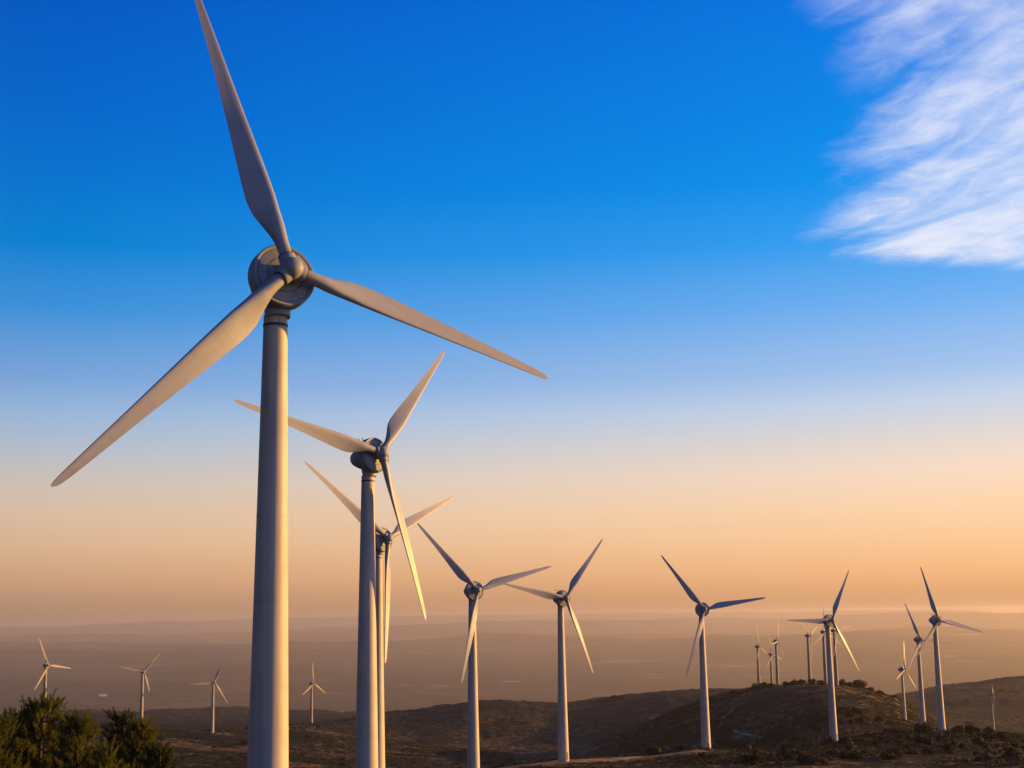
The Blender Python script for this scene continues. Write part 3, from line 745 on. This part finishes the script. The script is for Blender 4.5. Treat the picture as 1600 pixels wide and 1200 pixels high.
# uncountable scrub: low tufts over the ridge, knoll and left slope
def scrub(name, count, xr, rr, size, seed, m_, thr):
    g = np.random.default_rng(seed)
    xp = g.uniform(*xr, count * 3); r = np.sqrt(g.uniform(rr[0] ** 2, rr[1] ** 2, count * 3)) 
    a = az_px(xp); x, y = r * np.sin(a), r * np.cos(a)
    keep = (fbm(x, y, 45, 4, seed) + 0.25 * g.normal(size=len(x))) > thr
    x, y = x[keep][:count], y[keep][:count]; n = len(x)
    for f in FEET:
        ok = np.hypot(x - f[0], y - f[1]) > 5; x, y = x[ok], y[ok]
    for f in VERGE:
        ok = np.hypot(x - f[0], y - f[1]) > 8; x, y = x[ok], y[ok]
    n = len(x); s = size * g.uniform(0.4, 1.3, n) * (np.hypot(x, y) / rr[0]) ** 0.5
    z = ground_z(x, y)
    kf = 26
    d = g.normal(size=(n, kf, 3)); d /= np.linalg.norm(d, axis=2)[..., None]; d[..., 2] = np.abs(d[..., 2]) * 0.8
    P = np.stack([x, y, z], -1)[:, None] + d * s[:, None, None] * g.uniform(0.5, 1.05, (n, kf, 1)) * np.array([1.15, 1.15, 0.9])
    u = g.normal(size=(n, kf, 3)); u /= np.linalg.norm(u, axis=2)[..., None]
    w = np.cross(u, d + 0.3 * g.normal(size=(n, kf, 3))); w /= np.linalg.norm(w, axis=2)[..., None]
    q = s[:, None, None] * 0.30
    V = np.stack([P - u * q, P + w * q * 0.6, P + u * q], 2).reshape(-1, 3)
    me = np_mesh(name, V, np.arange(len(V)).reshape(-1, 3), False)
    o = obj(name, me, m_); return o
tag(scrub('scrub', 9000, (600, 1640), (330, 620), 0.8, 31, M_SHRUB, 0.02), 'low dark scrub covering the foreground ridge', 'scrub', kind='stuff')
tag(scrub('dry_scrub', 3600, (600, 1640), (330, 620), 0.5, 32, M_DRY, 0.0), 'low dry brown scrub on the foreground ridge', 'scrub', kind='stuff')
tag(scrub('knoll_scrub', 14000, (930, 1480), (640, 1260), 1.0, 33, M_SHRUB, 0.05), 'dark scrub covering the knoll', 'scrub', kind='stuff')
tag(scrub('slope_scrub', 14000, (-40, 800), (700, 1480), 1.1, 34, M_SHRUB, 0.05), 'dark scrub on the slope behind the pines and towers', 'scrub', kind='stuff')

# ------------------------------------------------------------------ young pines at the lower left
def pine(x, y, top, width, seed, m_, label, crown_h=None):
    """top = world z of the leader; branches sweep up and end in candle shoots thick with needles"""
    g = np.random.default_rng(seed)
    zb = float(ground_z(x, y)); H = top - zb
    e = bpy.data.objects.new('pine_tree', None); COL.objects.link(e); e.location = (x, y, zb)
    rods_ = [rod((0, 0, -0.4), (0.05, 0.03, H * 0.5), 0.11, 8), rod((0.05, 0.03, H * 0.5), (0, 0, H - 0.35), 0.06, 8)]
    shoots = [((0, 0, H - 0.75), (0, 0, 1), 0.75)]
    z = H * 0.22; lev = 0
    while z < H - 0.35:
        t = (H - z) / H
        nb = int(g.integers(5, 8)); R = width * min(1, 0.16 + 1.15 * t ** 0.8)
        for i in range(nb):
            a = 6.283 * (i + g.uniform(-0.25, 0.25)) / nb + lev
            rr = R * g.uniform(0.7, 1.15); rise = rr * g.uniform(0.35, 0.75)
            p0 = np.array([0, 0, z]); p1 = np.array([math.cos(a) * rr, math.sin(a) * rr, z + rise])
            rods_.append(rod(p0, p1, 0.022, 5))
            ns = max(4, int(rr * 17))
            for q in range(ns):
                f = g.uniform(0.25, 1.0) if q else 1.0
                c = p0 + (p1 - p0) * f + g.normal(size=3) * 0.07
                dr = np.array([math.cos(a) * 0.45, math.sin(a) * 0.45, 1.0]) + g.normal(size=3) * 0.28
                dr /= np.linalg.norm(dr)
                shoots.append((c, dr, g.uniform(0.22, 0.5)))
        z += g.uniform(0.26, 0.38); lev += 0.9
    # needles
    Vs = []
    for (c, d, L) in shoots:
        c = np.array(c, float); d = np.array(d, float); nn = int(70 * L / 0.35)
        t = g.uniform(0, 1, nn)
        o_ = g.normal(size=(nn, 3)); o_ -= (o_ @ d)[:, None] * d; o_ /= np.linalg.norm(o_, axis=1)[:, None]
        b = c + d * (t * L)[:, None]
        nd = d * g.uniform(0.6, 1.3, nn)[:, None] + o_ * g.uniform(0.35, 0.85, nn)[:, None]
        nd /= np.linalg.norm(nd, axis=1)[:, None]
        ln = g.uniform(0.09, 0.15, nn)[:, None]
        sd_ = np.cross(nd, g.normal(size=(nn, 3))); sd_ /= np.linalg.norm(sd_, axis=1)[:, None]
        Vs.append(np.stack([b - sd_ * 0.008, b + sd_ * 0.008, b + nd * ln], 1).reshape(-1, 3))
    V = np.concatenate(Vs)
    obj('crown', np_mesh('pine_crown', V, np.arange(len(V)).reshape(-1, 3), False), m_, e)
    obj('trunk', mesh('pine_trunk', *join(*rods_), True, 40), M_BARK, e)
    tag(e, label, 'pine tree', 'young pines at the lower left')
PINES = [(66, 1084, 52, 1.7, M_NEEDLE, 'tallest young pine near the left corner, its leader before the leftmost small turbine'),
         (34, 1104, 55, 1.5, M_NEEDLE_D, 'young dark pine just left of the tallest pine'),
         (-8, 1122, 50, 1.5, M_NEEDLE, 'young pine cut off by the left edge of the picture'),
         (122, 1112, 47, 1.25, M_NEEDLE, 'bright yellow green young pine right of the tallest pine'),
         (193, 1114, 60, 1.6, M_NEEDLE_D, 'dark young pine with a pointed top left of the second small turbine'),
         (222, 1126, 57, 1.5, M_NEEDLE, 'young pine right below the foot of the second small turbine'),
         (160, 1168, 46, 0.9, M_NEEDLE, 'small bright young pine low between the two pine clumps'),
         (250, 1156, 55, 1.25, M_NEEDLE_D, 'rightmost low young pine of the second clump')]
for i, (xp, yp, D, w_, m_, lab) in enumerate(PINES):
    p = at(xp, yp, D); pine(p[0], p[1], p[2], w_, 300 + i, m_, lab)

# ------------------------------------------------------------------ far buildings on the plain
def shed(xp, yp, L, Wd, Hh, label):
    x, y, r_ = hit(xp, yp)
    e = bpy.data.objects.new('farm_shed', None); COL.objects.link(e); e.location = (x, y, float(ground_z(x, y)) - 0.5); e.rotation_euler = (0, 0, -math.atan2(x, y) + 0.15)
    obj('wall', mesh('shed_wall', *box(0, 0, Hh / 2, L, Wd, Hh), False), M_WHITEWALL, e)
    V = [(-L / 2 - .5, -Wd / 2 - .5, Hh), (L / 2 + .5, -Wd / 2 - .5, Hh), (L / 2 + .5, Wd / 2 + .5, Hh), (-L / 2 - .5, Wd / 2 + .5, Hh), (-L / 2 - .5, 0, Hh + 4), (L / 2 + .5, 0, Hh + 4)]
    obj('roof', mesh('shed_roof', V, [(0, 1, 5, 4), (2, 3, 4, 5), (0, 4, 3), (1, 2, 5), (0, 3, 2, 1)], False), M_ROOF, e)
    tag(e, label, 'building', 'pale buildings on the far plain')
for a in [(161, 1088, 70, 40, 18, 'bright white shed on the plain right of the leftmost small turbine'),
          (800, 1066, 200, 60, 10, 'long pale low building on the plain between the fourth and fifth towers')]: shed(*a)

# ------------------------------------------------------------------ haze
hz_v, hz_f = box(0, 0, (-760 + 48) / 2, 200000, 200000, 808)
haze = obj('haze', mesh('haze', hz_v, hz_f, False))
hm, T = mat('haze_air')
pv = T.new('ShaderNodeVolumePrincipled'); pv.inputs['Color'].default_value = (0.89, 0.84, 0.77, 1)
pv.inputs['Density'].default_value = 2.8e-5; pv.inputs['Anisotropy'].default_value = 0.45
o_ = T.new('ShaderNodeOutputMaterial'); T.l.new(pv.outputs[0], o_.inputs['Volume'])
haze.data.materials.append(hm)
tag(haze, 'thin warm haze lying over the plain and hills', kind='stuff')
haze.visible_shadow = True
